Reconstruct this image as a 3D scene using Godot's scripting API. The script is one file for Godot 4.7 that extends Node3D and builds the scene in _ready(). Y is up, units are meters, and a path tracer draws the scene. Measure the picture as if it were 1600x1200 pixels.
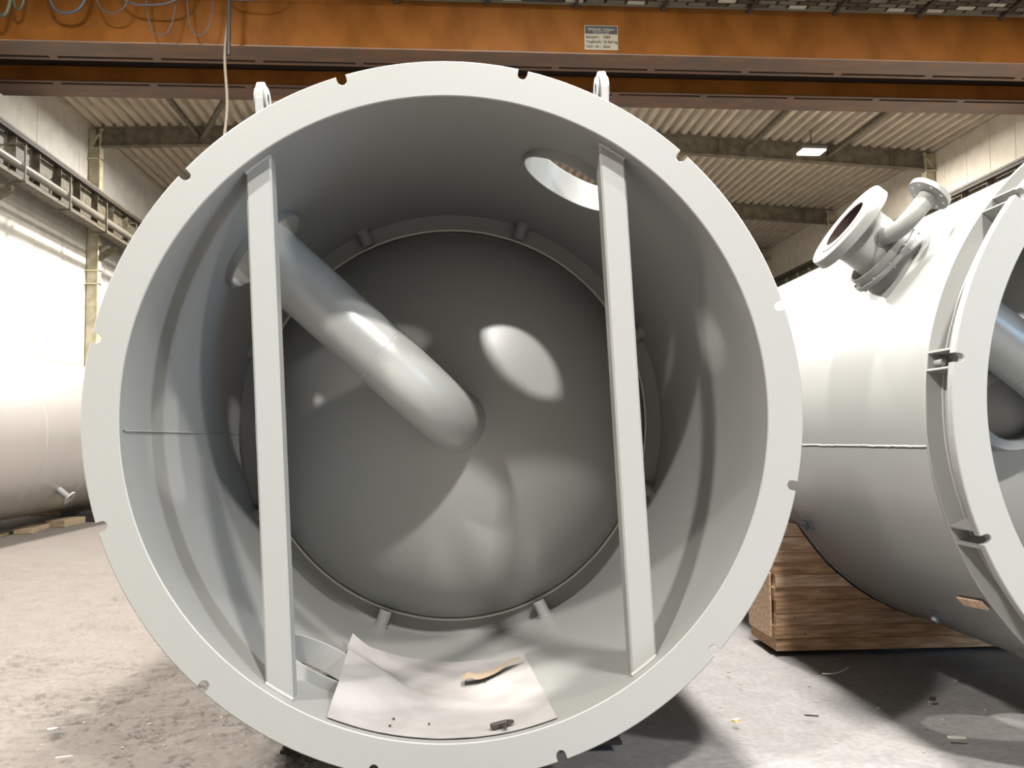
extends Node3D

# ------------------------------------------------------------------ mesh builder
class MB:
	var v := PackedVector3Array()
	var n := PackedVector3Array()
	var c := PackedColorArray()
	var uv := PackedVector2Array()
	var use_color := false
	func tri(a: Vector3, b: Vector3, d: Vector3, na: Vector3, nb: Vector3, nd: Vector3) -> void:
		var g := (b - a).cross(d - a)
		if g.length_squared() < 1e-18:
			return
		if g.dot(na + nb + nd) > 0.0:
			v.append(a); v.append(d); v.append(b)
			n.append(na); n.append(nd); n.append(nb)
		else:
			v.append(a); v.append(b); v.append(d)
			n.append(na); n.append(nb); n.append(nd)
	func quad(a: Vector3, b: Vector3, d: Vector3, e: Vector3, na: Vector3, nb: Vector3, nd: Vector3, ne: Vector3) -> void:
		tri(a, b, d, na, nb, nd)
		tri(a, d, e, na, nd, ne)
	func flat(a: Vector3, b: Vector3, d: Vector3, e: Vector3, nn: Vector3) -> void:
		quad(a, b, d, e, nn, nn, nn, nn)
	# convex flat polygon
	func fan(p: Array, nn: Vector3) -> void:
		for i in range(1, p.size() - 1):
			tri(p[0], p[i], p[i + 1], nn, nn, nn)
	# box lo..hi with chamfer ch, placed by xf
	func box(lo: Vector3, hi: Vector3, ch := 0.0, xf := Transform3D.IDENTITY) -> void:
		var ctr := (lo + hi) * 0.5
		var h := (hi - lo) * 0.5
		ch = minf(ch, minf(h.x, minf(h.y, h.z)) * 0.9)
		var ax := [Vector3.RIGHT, Vector3.UP, Vector3.BACK]
		for i in 3:
			var u: Vector3 = ax[(i + 1) % 3]
			var w: Vector3 = ax[(i + 2) % 3]
			var d: Vector3 = ax[i]
			var hu := h[(i + 1) % 3] - ch
			var hw := h[(i + 2) % 3] - ch
			for s in [-1.0, 1.0]:
				var o: Vector3 = ctr + d * (s * h[i])
				flat(xf * (o - u * hu - w * hw), xf * (o + u * hu - w * hw), xf * (o + u * hu + w * hw), xf * (o - u * hu + w * hw), (xf.basis * (d * s)).normalized())
			if ch > 0.0:
				for su in [-1.0, 1.0]:
					for sw in [-1.0, 1.0]:
						var nn: Vector3 = (xf.basis * (u * su + w * sw)).normalized()
						var p1: Vector3 = ctr + u * (su * h[(i + 1) % 3]) + w * (sw * hw)
						var p2: Vector3 = ctr + u * (su * hu) + w * (sw * h[(i + 2) % 3])
						var l: Vector3 = d * (h[i] - ch)
						flat(xf * (p1 - l), xf * (p1 + l), xf * (p2 + l), xf * (p2 - l), nn)
		if ch > 0.0:
			for sx in [-1.0, 1.0]:
				for sy in [-1.0, 1.0]:
					for sz in [-1.0, 1.0]:
						var k := Vector3(sx, sy, sz)
						var q := h - Vector3.ONE * ch
						var nn2: Vector3 = (xf.basis * k).normalized()
						tri(xf * (ctr + k * Vector3(h.x, q.y, q.z)), xf * (ctr + k * Vector3(q.x, h.y, q.z)), xf * (ctr + k * Vector3(q.x, q.y, h.z)), nn2, nn2, nn2)
	# revolve pieces of profile (r, z) about local z; every piece is [p0, p1] flat or a longer smooth list; side +1: normal to the left of travel
	func lathe(prof: Array, segs := 64, xf := Transform3D.IDENTITY, a0 := 0.0, a1 := TAU) -> void:
		for piece in prof:
			var nr := []
			for i in piece.size():
				var t: Vector2
				if i == 0:
					t = piece[1] - piece[0]
				elif i == piece.size() - 1:
					t = piece[i] - piece[i - 1]
				else:
					t = (piece[i + 1] - piece[i]).normalized() + (piece[i] - piece[i - 1]).normalized()
				t = t.normalized()
				nr.append(Vector2(t.y, -t.x))
			for k in segs:
				var b0 := a0 + (a1 - a0) * k / segs
				var b1 := a0 + (a1 - a0) * (k + 1) / segs
				var e0 := Vector3(cos(b0), sin(b0), 0)
				var e1 := Vector3(cos(b1), sin(b1), 0)
				for i in piece.size() - 1:
					var p: Vector2 = piece[i]
					var q: Vector2 = piece[i + 1]
					var zn := Vector3(0, 0, 1)
					quad(xf * (e0 * p.x + zn * p.y), xf * (e0 * q.x + zn * q.y), xf * (e1 * q.x + zn * q.y), xf * (e1 * p.x + zn * p.y),
						xf.basis * (e0 * nr[i].x + zn * nr[i].y), xf.basis * (e0 * nr[i + 1].x + zn * nr[i + 1].y), xf.basis * (e1 * nr[i + 1].x + zn * nr[i + 1].y), xf.basis * (e1 * nr[i].x + zn * nr[i].y))
	func ring(ri: float, ro: float, z0: float, z1: float, segs := 64, xf := Transform3D.IDENTITY, ch := 0.0) -> void:
		# z0 < z1, an annular plate
		var A := Vector2(ri, z0); var B := Vector2(ro, z0); var C := Vector2(ro, z1); var D := Vector2(ri, z1)
		if ch <= 0.0:
			lathe([[A, B], [B, C], [C, D], [D, A]], segs, xf)
		else:
			lathe([[Vector2(ri + ch, z0), Vector2(ro - ch, z0)], [Vector2(ro - ch, z0), Vector2(ro, z0 + ch)], [Vector2(ro, z0 + ch), Vector2(ro, z1 - ch)], [Vector2(ro, z1 - ch), Vector2(ro - ch, z1)],
				[Vector2(ro - ch, z1), Vector2(ri + ch, z1)], [Vector2(ri + ch, z1), Vector2(ri, z1 - ch)], [Vector2(ri, z1 - ch), Vector2(ri, z0 + ch)], [Vector2(ri, z0 + ch), Vector2(ri + ch, z0)]], segs, xf)
	func disc(r: float, z: float, up: float, segs := 48, xf := Transform3D.IDENTITY) -> void:
		for k in segs:
			var b0 := TAU * k / segs
			var b1 := TAU * (k + 1) / segs
			var nn := xf.basis * Vector3(0, 0, up)
			tri(xf * Vector3(0, 0, z), xf * Vector3(cos(b0) * r, sin(b0) * r, z), xf * Vector3(cos(b1) * r, sin(b1) * r, z), nn, nn, nn)
	func cyl(r: float, z0: float, z1: float, segs := 32, xf := Transform3D.IDENTITY, ch := 0.0) -> void:
		if ch > 0.0:
			lathe([[Vector2(r - ch, z0), Vector2(r, z0 + ch)], [Vector2(r, z0 + ch), Vector2(r, z1 - ch)], [Vector2(r, z1 - ch), Vector2(r - ch, z1)]], segs, xf)
			disc(r - ch, z0, -1, segs, xf); disc(r - ch, z1, 1, segs, xf)
		else:
			lathe([[Vector2(r, z0), Vector2(r, z1)]], segs, xf)
			disc(r, z0, -1, segs, xf); disc(r, z1, 1, segs, xf)
	# tube along a path
	func tube(p: Array, r: float, segs := 12, caps := true, flatten := 1.0) -> void:
		var m := p.size()
		var frames := []
		var up := Vector3.UP
		var t0: Vector3 = (p[1] - p[0]).normalized()
		if absf(t0.dot(up)) > 0.9:
			up = Vector3.RIGHT
		var s := t0.cross(up).normalized()
		for i in m:
			var t: Vector3
			if i == 0: t = p[1] - p[0]
			elif i == m - 1: t = p[i] - p[i - 1]
			else: t = p[i + 1] - p[i - 1]
			t = t.normalized()
			s = (s - t * s.dot(t)).normalized()
			frames.append([s, t.cross(s), t])
		for i in m - 1:
			for k in segs:
				var b0 := TAU * k / segs
				var b1 := TAU * (k + 1) / segs
				var f: Array = frames[i]
				var g: Array = frames[i + 1]
				var n00: Vector3 = f[0] * cos(b0) + f[1] * sin(b0) * flatten
				var n01: Vector3 = f[0] * cos(b1) + f[1] * sin(b1) * flatten
				var n10: Vector3 = g[0] * cos(b0) + g[1] * sin(b0) * flatten
				var n11: Vector3 = g[0] * cos(b1) + g[1] * sin(b1) * flatten
				quad(p[i] + n00 * r, p[i + 1] + n10 * r, p[i + 1] + n11 * r, p[i] + n01 * r, n00.normalized(), n10.normalized(), n11.normalized(), n01.normalized())
		if caps:
			for e in [0, m - 1]:
				var f2: Array = frames[e]
				var d: Vector3 = f2[2] * (-1.0 if e == 0 else 1.0)
				for k in segs:
					var b2 := TAU * k / segs
					var b3 := TAU * (k + 1) / segs
					tri(p[e], p[e] + (f2[0] * cos(b2) + f2[1] * sin(b2) * flatten) * r, p[e] + (f2[0] * cos(b3) + f2[1] * sin(b3) * flatten) * r, d, d, d)
	# extrude a 2-D outline (x, y) from z0 to z1
	func prism(poly: PackedVector2Array, z0: float, z1: float, xf := Transform3D.IDENTITY) -> void:
		var p := poly
		if Geometry2D.is_polygon_clockwise(p):
			p.reverse()
		var idx := Geometry2D.triangulate_polygon(p)
		for s in [[z0, -1.0], [z1, 1.0]]:
			var nn: Vector3 = (xf.basis * Vector3(0, 0, s[1])).normalized()
			for i in range(0, idx.size(), 3):
				tri(xf * Vector3(p[idx[i]].x, p[idx[i]].y, s[0]), xf * Vector3(p[idx[i + 1]].x, p[idx[i + 1]].y, s[0]), xf * Vector3(p[idx[i + 2]].x, p[idx[i + 2]].y, s[0]), nn, nn, nn)
		for i in p.size():
			var a := p[i]
			var b := p[(i + 1) % p.size()]
			var d := (b - a).normalized()
			flat(xf * Vector3(a.x, a.y, z0), xf * Vector3(b.x, b.y, z0), xf * Vector3(b.x, b.y, z1), xf * Vector3(a.x, a.y, z1), (xf.basis * Vector3(d.y, -d.x, 0)).normalized())
	func mesh(m: Material) -> ArrayMesh:
		var arr := []
		arr.resize(Mesh.ARRAY_MAX)
		arr[Mesh.ARRAY_VERTEX] = v
		arr[Mesh.ARRAY_NORMAL] = n
		if use_color:
			arr[Mesh.ARRAY_COLOR] = c
		var am := ArrayMesh.new()
		am.add_surface_from_arrays(Mesh.PRIMITIVE_TRIANGLES, arr)
		am.surface_set_material(0, m)
		return am

# ------------------------------------------------------------------ naming helpers
var taken := {}
func numbered(called: String) -> String:
	var k: int = taken.get(called, 0)
	taken[called] = k + 1
	return called if k == 0 else "%s_%03d" % [called, k]
func tag(o: Node, label: String, category: String, group := "") -> Node:
	o.set_meta("label", label)
	o.set_meta("category", category)
	if group != "":
		o.set_meta("group", group)
	return o
func thing(called: String, label: String, category: String, at := Vector3.ZERO, group := "") -> Node3D:
	var o := Node3D.new()
	o.name = numbered(called)
	add_child(o)
	o.position = at
	tag(o, label, category, group)
	return o
func obj(called: String, mb: MB, m: Material, parent: Node = self) -> MeshInstance3D:
	return inst(called, mb.mesh(m), parent)
func inst(called: String, am: Mesh, parent: Node = self) -> MeshInstance3D:
	var o := MeshInstance3D.new()
	o.name = numbered(called) if parent == self else called
	o.mesh = am
	parent.add_child(o, true)
	return o
func structure(o: Node) -> Node:
	o.set_meta("kind", "structure")
	return o
func shell_root(called: String, at := Vector3.ZERO) -> Node3D:
	var o := Node3D.new()
	o.name = called
	add_child(o)
	o.position = at
	structure(o)
	return o
func bx(lo: Vector3, hi: Vector3, ch := 0.0) -> MB:
	var m := MB.new()
	m.box(lo, hi, ch)
	return m

# ------------------------------------------------------------------ materials
var M := {}
func mat(key: String, col: Color, rough: float, metal := 0.0) -> StandardMaterial3D:
	var m := StandardMaterial3D.new()
	m.albedo_color = col
	m.roughness = rough
	m.metallic = metal
	M[key] = m
	return m
func noise_img(size: int, freq: float, seed_: int, oct: int, sx := 1.0, sy := 1.0) -> Image:
	var f := FastNoiseLite.new()
	f.seed = seed_
	f.frequency = freq
	f.fractal_octaves = oct
	f.noise_type = FastNoiseLite.TYPE_SIMPLEX_SMOOTH
	var im := f.get_seamless_image(size, size)
	im.convert(Image.FORMAT_L8)
	return im
func ramp_tex(im: Image, c0: Color, c1: Color, lo := 0.25, hi := 0.75) -> ImageTexture:
	var src := im.get_data()
	var w := im.get_width()
	var h := im.get_height()
	var out := PackedByteArray()
	out.resize(w * h * 3)
	for i in w * h:
		var t := clampf((src[i] / 255.0 - lo) / (hi - lo), 0.0, 1.0)
		out[i * 3] = int(255 * lerpf(c0.r, c1.r, t))
		out[i * 3 + 1] = int(255 * lerpf(c0.g, c1.g, t))
		out[i * 3 + 2] = int(255 * lerpf(c0.b, c1.b, t))
	return ImageTexture.create_from_image(Image.create_from_data(w, h, false, Image.FORMAT_RGB8, out))
func tri_tex(m: StandardMaterial3D, t: Texture2D, scale: Vector3, world := true) -> void:
	m.albedo_texture = t
	m.uv1_triplanar = true
	m.uv1_world_triplanar = world
	m.uv1_scale = scale
func wood(key: String, c0: Color, c1: Color, seed_: int) -> void:
	# grain runs along x: stretch by scale
	var m := mat(key, Color.WHITE, 0.75)
	var f := FastNoiseLite.new()
	f.seed = seed_
	f.frequency = 0.02
	f.fractal_octaves = 4
	f.domain_warp_enabled = true
	f.domain_warp_amplitude = 18.0
	f.domain_warp_frequency = 0.012
	var im := f.get_seamless_image(256, 256)
	im.convert(Image.FORMAT_L8)
	tri_tex(m, ramp_tex(im, c0, c1, 0.2, 0.8), Vector3(0.6, 5.0, 5.0), false)

func make_materials() -> void:
	var m := mat("paint", Color(0.487, 0.489, 0.481), 0.40)
	m.metallic_specular = 0.5
	mat("paint_silver", Color(0.60, 0.585, 0.57), 0.34, 0.25)
	mat("head_paint", Color(0.555, 0.558, 0.548), 0.36)
	mat("highlight_pale", Color(0.80, 0.79, 0.75), 0.5)  # pale tone that paints the highlight along the inner ring lip
	mat("pipe_paint", Color(0.64, 0.645, 0.635), 0.33, 0.25)
	mat("weld", Color(0.50, 0.50, 0.493), 0.5)
	mat("bore", Color(0.15, 0.085, 0.07), 0.85)
	mat("face", Color(0.56, 0.49, 0.475), 0.6)
	mat("fitting", Color(0.42, 0.45, 0.46), 0.5, 0.3)
	var wl := mat("wall_paint", Color.WHITE, 0.8)
	tri_tex(wl, ramp_tex(noise_img(256, 0.02, 5, 4), Color(0.70, 0.685, 0.65), Color(0.74, 0.725, 0.695)), Vector3(0.25, 0.25, 0.25))
	var wr := mat("wall_beige", Color.WHITE, 0.8)
	tri_tex(wr, ramp_tex(noise_img(256, 0.02, 6, 4), Color(0.78, 0.745, 0.68), Color(0.82, 0.785, 0.725)), Vector3(0.25, 0.25, 0.25))
	mat("joint", Color(0.62, 0.60, 0.56), 0.8)
	var dk := mat("deck", Color.WHITE, 0.55, 0.2)
	tri_tex(dk, ramp_tex(noise_img(256, 0.02, 8, 4), Color(0.72, 0.67, 0.60), Color(0.80, 0.75, 0.67)), Vector3(0.8, 0.8, 0.12))
	var rf := mat("rafter", Color.WHITE, 0.7)
	tri_tex(rf, ramp_tex(noise_img(256, 0.03, 9, 3), Color(0.36, 0.33, 0.275), Color(0.45, 0.415, 0.35)), Vector3(0.3, 0.3, 0.3))
	var cl := mat("column", Color.WHITE, 0.7)
	tri_tex(cl, ramp_tex(noise_img(256, 0.03, 19, 3), Color(0.66, 0.62, 0.52), Color(0.76, 0.72, 0.62)), Vector3(0.3, 0.3, 0.3))
	var ru := mat("runway", Color.WHITE, 0.65)
	tri_tex(ru, ramp_tex(noise_img(256, 0.03, 10, 4), Color(0.29, 0.265, 0.215), Color(0.40, 0.37, 0.305)), Vector3(0.5, 0.5, 0.5))
	mat("rail_dark", Color(0.20, 0.165, 0.14), 0.7)
	mat("pipe", Color(0.50, 0.48, 0.44), 0.4, 0.3)
	var og := mat("orange", Color.WHITE, 0.5)
	tri_tex(og, ramp_tex(noise_img(512, 0.008, 11, 5), Color(0.335, 0.20, 0.07), Color(0.385, 0.238, 0.095)), Vector3(0.25, 0.12, 0.25))
	og.metallic_specular = 0.15
	var ob := mat("orange_dusty", Color.WHITE, 0.6)
	tri_tex(ob, ramp_tex(noise_img(512, 0.006, 12, 5), Color(0.33, 0.262, 0.222), Color(0.40, 0.287, 0.205), 0.35, 0.8), Vector3(0.2, 0.2, 0.6))
	mat("slot", Color(0.16, 0.10, 0.07), 0.8)  # dark tone painting the shade in the girder slots and recess
	mat("grating", Color(0.36, 0.34, 0.29), 0.7)
	mat("grating_dark", Color(0.24, 0.20, 0.17), 0.7)
	mat("grating_pale", Color(0.62, 0.60, 0.55), 0.7)
	mat("cable", Color(0.22, 0.21, 0.225), 0.55)
	mat("cable_green", Color(0.24, 0.25, 0.18), 0.6)
	mat("cable_pale", Color(0.36, 0.32, 0.27), 0.6)
	mat("steel_dark", Color(0.16, 0.15, 0.14), 0.6, 0.3)
	wood("wood_a", Color(0.62, 0.49, 0.385), Color(0.79, 0.66, 0.545), 21)
	wood("wood_b", Color(0.67, 0.55, 0.45), Color(0.84, 0.73, 0.62), 22)
	wood("wood_c", Color(0.58, 0.445, 0.335), Color(0.75, 0.615, 0.485), 23)
	wood("wood_old", Color(0.36, 0.31, 0.24), Color(0.52, 0.45, 0.35), 24)
	mat("knot", Color(0.26, 0.18, 0.13), 0.8)
	var sh := mat("sheet", Color.WHITE, 0.42)
	tri_tex(sh, ramp_tex(noise_img(256, 0.02, 31, 4), Color(0.535, 0.522, 0.517), Color(0.575, 0.565, 0.56)), Vector3(0.7, 0.7, 0.7))
	mat("peel", Color(0.47, 0.415, 0.345), 0.8)
	mat("tool", Color(0.22, 0.20, 0.19), 0.45, 0.4)
	mat("plate_pale", Color(0.46, 0.435, 0.375), 0.6)
	mat("plate_dark", Color(0.10, 0.10, 0.11), 0.6)
	mat("ink", Color(0.06, 0.055, 0.05), 0.7)
	mat("ink_pale", Color(0.46, 0.45, 0.41), 0.6)
	mat("scrap_white", Color(0.66, 0.65, 0.61), 0.7)
	mat("scrap_pale", Color(0.55, 0.53, 0.48), 0.8)
	mat("scrap_tan", Color(0.80, 0.74, 0.52), 0.7)
	mat("scrap_dark", Color(0.15, 0.14, 0.13), 0.6)
	var fl := mat("concrete", Color.WHITE, 0.85)
	fl.vertex_color_use_as_albedo = true
	tri_tex(fl, ramp_tex(noise_img(512, 0.04, 41, 6), Color(0.90, 0.895, 0.885), Color(1, 1, 1), 0.2, 0.8), Vector3(0.8, 0.8, 0.8))
	var le := mat("lamp_glow", Color(1, 1, 1), 0.5)
	le.emission_enabled = true
	le.emission = Color(1.0, 0.95, 0.86)
	le.emission_energy_multiplier = 6.0
	mat("lamp_body", Color(0.45, 0.45, 0.44), 0.5, 0.5)
	var wg := mat("window_glow", Color(0.9, 0.95, 1.0), 0.4)
	wg.emission_enabled = true
	wg.emission = Color(0.62, 0.83, 1.0)
	wg.emission_energy_multiplier = 2.0

# ------------------------------------------------------------------ constants from the survey of the photograph
const YAW := -0.0188
const AX_Y := 1.85
const R_IN := 1.576
const R_SH := 1.65
const R_FL := 1.75
var VT := Transform3D(Basis(Vector3.UP, YAW), Vector3(0.041, AX_Y, -4.486))

const LAMP_ENERGY := 480.0        # row in front of the vessels, set stronger to balance the light
const LAMP_ENERGY_OTHER := 290.0
const WINDOW_ENERGY := 190.0

func _ready() -> void:
	# camera
	var cam := Camera3D.new()
	cam.name = "camera"
	add_child(cam)
	cam.position = Vector3(0, 1.719, 0)
	cam.rotation = Vector3(deg_to_rad(3.443), deg_to_rad(-4.39), deg_to_rad(-0.5))
	cam.fov = rad_to_deg(2.0 * atan(600.0 / 1440.0))
	cam.far = 200.0
	cam.current = true
	# surroundings and exposure
	var we := WorldEnvironment.new()
	we.name = "world_environment"
	var env := Environment.new()
	env.background_mode = Environment.BG_COLOR
	env.background_color = Color(0.6, 0.68, 0.78)
	env.tonemap_mode = Environment.TONE_MAPPER_LINEAR
	env.tonemap_exposure = 1.0
	env.sdfgi_enabled = true
	env.ssao_enabled = true
	env.ssil_enabled = true
	we.environment = env
	add_child(we)
	make_materials()
	# high bay lamps: three rows under the roof frames
	for z in [-30.6, -13.6, -5.1, 4.2]:
		for x in [-6.15, 2.74 if z > 0.0 else 1.98, 12.85]:
			high_bay(Vector3(x, roof_y(x) - 0.77, z))
	# structure
	build_floor()
	build_walls()
	build_roof()
	build_runways()
	# vessels
	var main := make_vessel("pressure_vessel", "open grey vessel with two vertical struts across its mouth, nearest in the middle", VT, 2.674, -1.13, 0)
	var xr := Transform3D(Basis(Vector3.UP, YAW), VT * Vector3(4.21, 0.0, 0.10))
	make_vessel("pressure_vessel", "grey vessel resting on pale timber saddle, its flanged nozzle sticking up beside the girder", xr, 6.6, -1.40, 1)
	far_vessel()
	# crane
	build_crane()
	# supports
	saddle(VT * Vector3(4.21, 0, -2.9), "pale timber saddle of stacked planks carrying the right vessel")
	saddle(VT * Vector3(0.0, 0, -3.0), "pale timber saddle of stacked planks hidden beneath the open middle vessel")
	small_things(main)

# ------------------------------------------------------------------ lamps
func high_bay(at: Vector3) -> void:
	var t := thing("high_bay_lamp", "white glowing high bay lamp hung under the roof frames", "lamp", at, "high bay lamps under the roof")
	if absf(at.x - 12.85) < 0.1 and absf(at.z + 30.6) < 0.1:
		t.set_meta("label", "glaring white high bay lamp under the roof above the right vessel's nozzle")
		t.remove_meta("group")
	var h := MB.new()
	h.box(Vector3(-0.45, 0.03, -0.33), Vector3(0.45, 0.15, 0.33), 0.02)
	for k in 7:
		h.box(Vector3(-0.30 + k * 0.1 - 0.012, 0.15, -0.22), Vector3(-0.30 + k * 0.1 + 0.012, 0.22, 0.22))
	obj("housing", h, M.lamp_body, t)
	obj("lens", bx(Vector3(-0.42, -0.04, -0.30), Vector3(0.42, 0.04, 0.30), 0.03), M.lamp_glow, t)
	var b := MB.new()
	b.box(Vector3(-0.02, 0.22, -0.02), Vector3(0.02, roof_y(at.x) - at.y - 0.004, 0.02))
	b.box(Vector3(-0.2, 0.21, -0.03), Vector3(0.2, 0.23, 0.03))
	obj("bracket", b, M.lamp_body, t)
	var l := AreaLight3D.new()
	l.name = "lamp_light"
	l.area_size = Vector2(0.82, 0.58)
	l.light_color = Color(1.0, 0.984, 0.958)
	l.light_energy = LAMP_ENERGY if at.z > 0.0 else LAMP_ENERGY_OTHER
	l.area_range = 90.0
	l.area_attenuation = 2.0
	l.shadow_enabled = true
	t.add_child(l)
	l.position = Vector3(0, -0.05, 0)
	l.rotation_degrees.x = -90

# ------------------------------------------------------------------ hall
func terrace(t: float, sharp: float) -> float:
	var f := t - floorf(t)
	return floorf(t) + smoothstep(1.0 - sharp, 1.0, f)
func floor_noise(x: float, z: float, n1: FastNoiseLite, n2: FastNoiseLite, n3: FastNoiseLite) -> float:
	# flaking skin of the slab: thin layers broken off along sharp edges, strongest on the left
	var amp := clampf(0.35 + (-x - 0.2) * 0.6, 0.12, 1.0)
	var w := n2.get_noise_2d(x * 2.0, z * 2.0) * 0.16
	var mask := smoothstep(-0.10, 0.22, n3.get_noise_2d(x * 0.9 + 7.0, z * 0.9))
	var a := terrace(n1.get_noise_2d(x * 0.9 + w + z * 0.2, z * 1.7 + w) * 3.6, 0.035)
	var b := terrace(n1.get_noise_2d(x * 1.9 + 31.0 + w, z * 5.0 - w) * 3.0, 0.06)
	var h := a * 0.0115 * amp + b * 0.0150 * amp * mask
	var cr := absf(n1.get_noise_2d(x * 1.1 - 50.0 + w, z * 3.4 + x * 0.5))
	h -= (1.0 - smoothstep(0.0, 0.022, cr)) * 0.016 * amp
	h += n2.get_noise_2d(x * 7.0, z * 7.0) * 0.0022 * amp
	return minf(h - 0.040, 0.0)

func floor_color(x: float, z: float, n1: FastNoiseLite, n2: FastNoiseLite) -> Color:
	# beige clay dust left; bare grey concrete right, painted lighter to offset weaker light
	var d := n1.get_noise_2d(x * 0.5, z * 0.5) * 1.6 + n2.get_noise_2d(x * 1.1, z * 2.0) * 0.5
	var t := smoothstep(-1.6, 1.4, x + d + (z + 6.0) * 0.10)
	var a := Color(0.098, 0.084, 0.073)
	var b := Color(0.170, 0.163, 0.162)
	var c := a.lerp(b, t)
	var s := n2.get_noise_2d(x * 3.0 + 40.0, z * 3.0)
	return c * (1.0 + 0.12 * s)

func spaced(runs: Array) -> PackedFloat32Array:
	var out := PackedFloat32Array()
	for r in runs:
		var n := int((r[1] - r[0]) / r[2])
		for i in n:
			out.append(lerpf(r[0], r[1], float(i) / n))
	out.append(runs[-1][1])
	return out

func build_floor() -> void:
	var n1 := FastNoiseLite.new(); n1.seed = 3; n1.frequency = 0.9; n1.fractal_octaves = 4
	var n2 := FastNoiseLite.new(); n2.seed = 7; n2.frequency = 1.1; n2.fractal_octaves = 3
	var n3 := FastNoiseLite.new(); n3.seed = 12; n3.frequency = 0.7; n3.fractal_octaves = 3
	var x0 := -7.0; var x1 := 6.6; var z0 := -14.0; var z1 := -3.6
	var xs := spaced([[x0, -3.7, 0.036], [-3.7, 0.1, 0.0115], [0.1, x1, 0.032]])
	var zs := spaced([[z0, -8.0, 0.036], [-8.0, -4.3, 0.0125], [-4.3, z1, 0.03]])
	var nx := xs.size() - 1; var nz := zs.size() - 1
	var pv := PackedVector3Array(); var pn := PackedVector3Array(); var pc := PackedColorArray(); var idx := PackedInt32Array()
	var hts := PackedFloat32Array(); hts.resize((nx + 1) * (nz + 1))
	for j in nz + 1:
		for i in nx + 1:
			var x := xs[i]
			var z := zs[j]
			var e := clampf(minf(minf(x - x0, x1 - x), minf(z - z0, z1 - z)) / 1.0, 0.0, 1.0)
			hts[j * (nx + 1) + i] = floor_noise(x, z, n1, n2, n3) * e
	for j in nz + 1:
		for i in nx + 1:
			var x := xs[i]
			var z := zs[j]
			var k := j * (nx + 1) + i
			var i0 := maxi(i - 1, 0); var i1 := mini(i + 1, nx); var j0 := maxi(j - 1, 0); var j1 := mini(j + 1, nz)
			var dx := (hts[j * (nx + 1) + i1] - hts[j * (nx + 1) + i0]) / (xs[i1] - xs[i0])
			var dz := (hts[j1 * (nx + 1) + i] - hts[j0 * (nx + 1) + i]) / (zs[j1] - zs[j0])
			pv.append(Vector3(x, hts[k], z)); pn.append(Vector3(-dx, 1, -dz).normalized())
			pc.append(floor_color(x, z, n1, n2))
	for j in nz:
		for i in nx:
			var a := j * (nx + 1) + i
			idx.append_array([a, a + 1, a + nx + 2, a, a + nx + 2, a + nx + 1])
	# the rest of the slab, coarse
	var strips := [[-12.6, 18.7, -58.6, z0], [-12.6, 18.7, z1, 42.6], [-12.6, x0, z0, z1], [x1, 18.7, z0, z1]]
	for q in strips:
		var mx := maxi(2, int((q[1] - q[0]) / 0.4)); var mz := maxi(2, int((q[3] - q[2]) / 0.4))
		var base := pv.size()
		for j in mz + 1:
			for i in mx + 1:
				var x: float = lerpf(q[0], q[1], float(i) / mx); var z: float = lerpf(q[2], q[3], float(j) / mz)
				pv.append(Vector3(x, 0, z)); pn.append(Vector3.UP); pc.append(floor_color(x, z, n1, n2))
		for j in mz:
			for i in mx:
				var a := base + j * (mx + 1) + i
				idx.append_array([a, a + 1, a + mx + 2, a, a + mx + 2, a + mx + 1])
	# underside so that the slab has thickness
	var b0 := pv.size()
	for p in [Vector3(-12.6, -0.4, -58.6), Vector3(18.7, -0.4, -58.6), Vector3(18.7, -0.4, 42.6), Vector3(-12.6, -0.4, 42.6)]:
		pv.append(p); pn.append(Vector3.DOWN); pc.append(Color(0.4, 0.4, 0.4))
	idx.append_array([b0, b0 + 2, b0 + 1, b0, b0 + 3, b0 + 2])
	var arr := []
	arr.resize(Mesh.ARRAY_MAX)
	arr[Mesh.ARRAY_VERTEX] = pv; arr[Mesh.ARRAY_NORMAL] = pn; arr[Mesh.ARRAY_COLOR] = pc; arr[Mesh.ARRAY_INDEX] = idx
	var am := ArrayMesh.new()
	am.add_surface_from_arrays(Mesh.PRIMITIVE_TRIANGLES, arr)
	am.surface_set_material(0, M.concrete)
	structure(inst("floor", am))

const FRAMES := [-49.0, -40.5, -32.0, -24.4, -15.0, -6.5, 2.0, 10.5, 19.0, 27.5, 36.0]
func roof_y(x: float) -> float:
	return lerpf(12.5, 12.9, (x + 12.0) / 14.5) if x < 2.5 else lerpf(12.9, 12.1, (x - 2.5) / 15.6)

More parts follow.
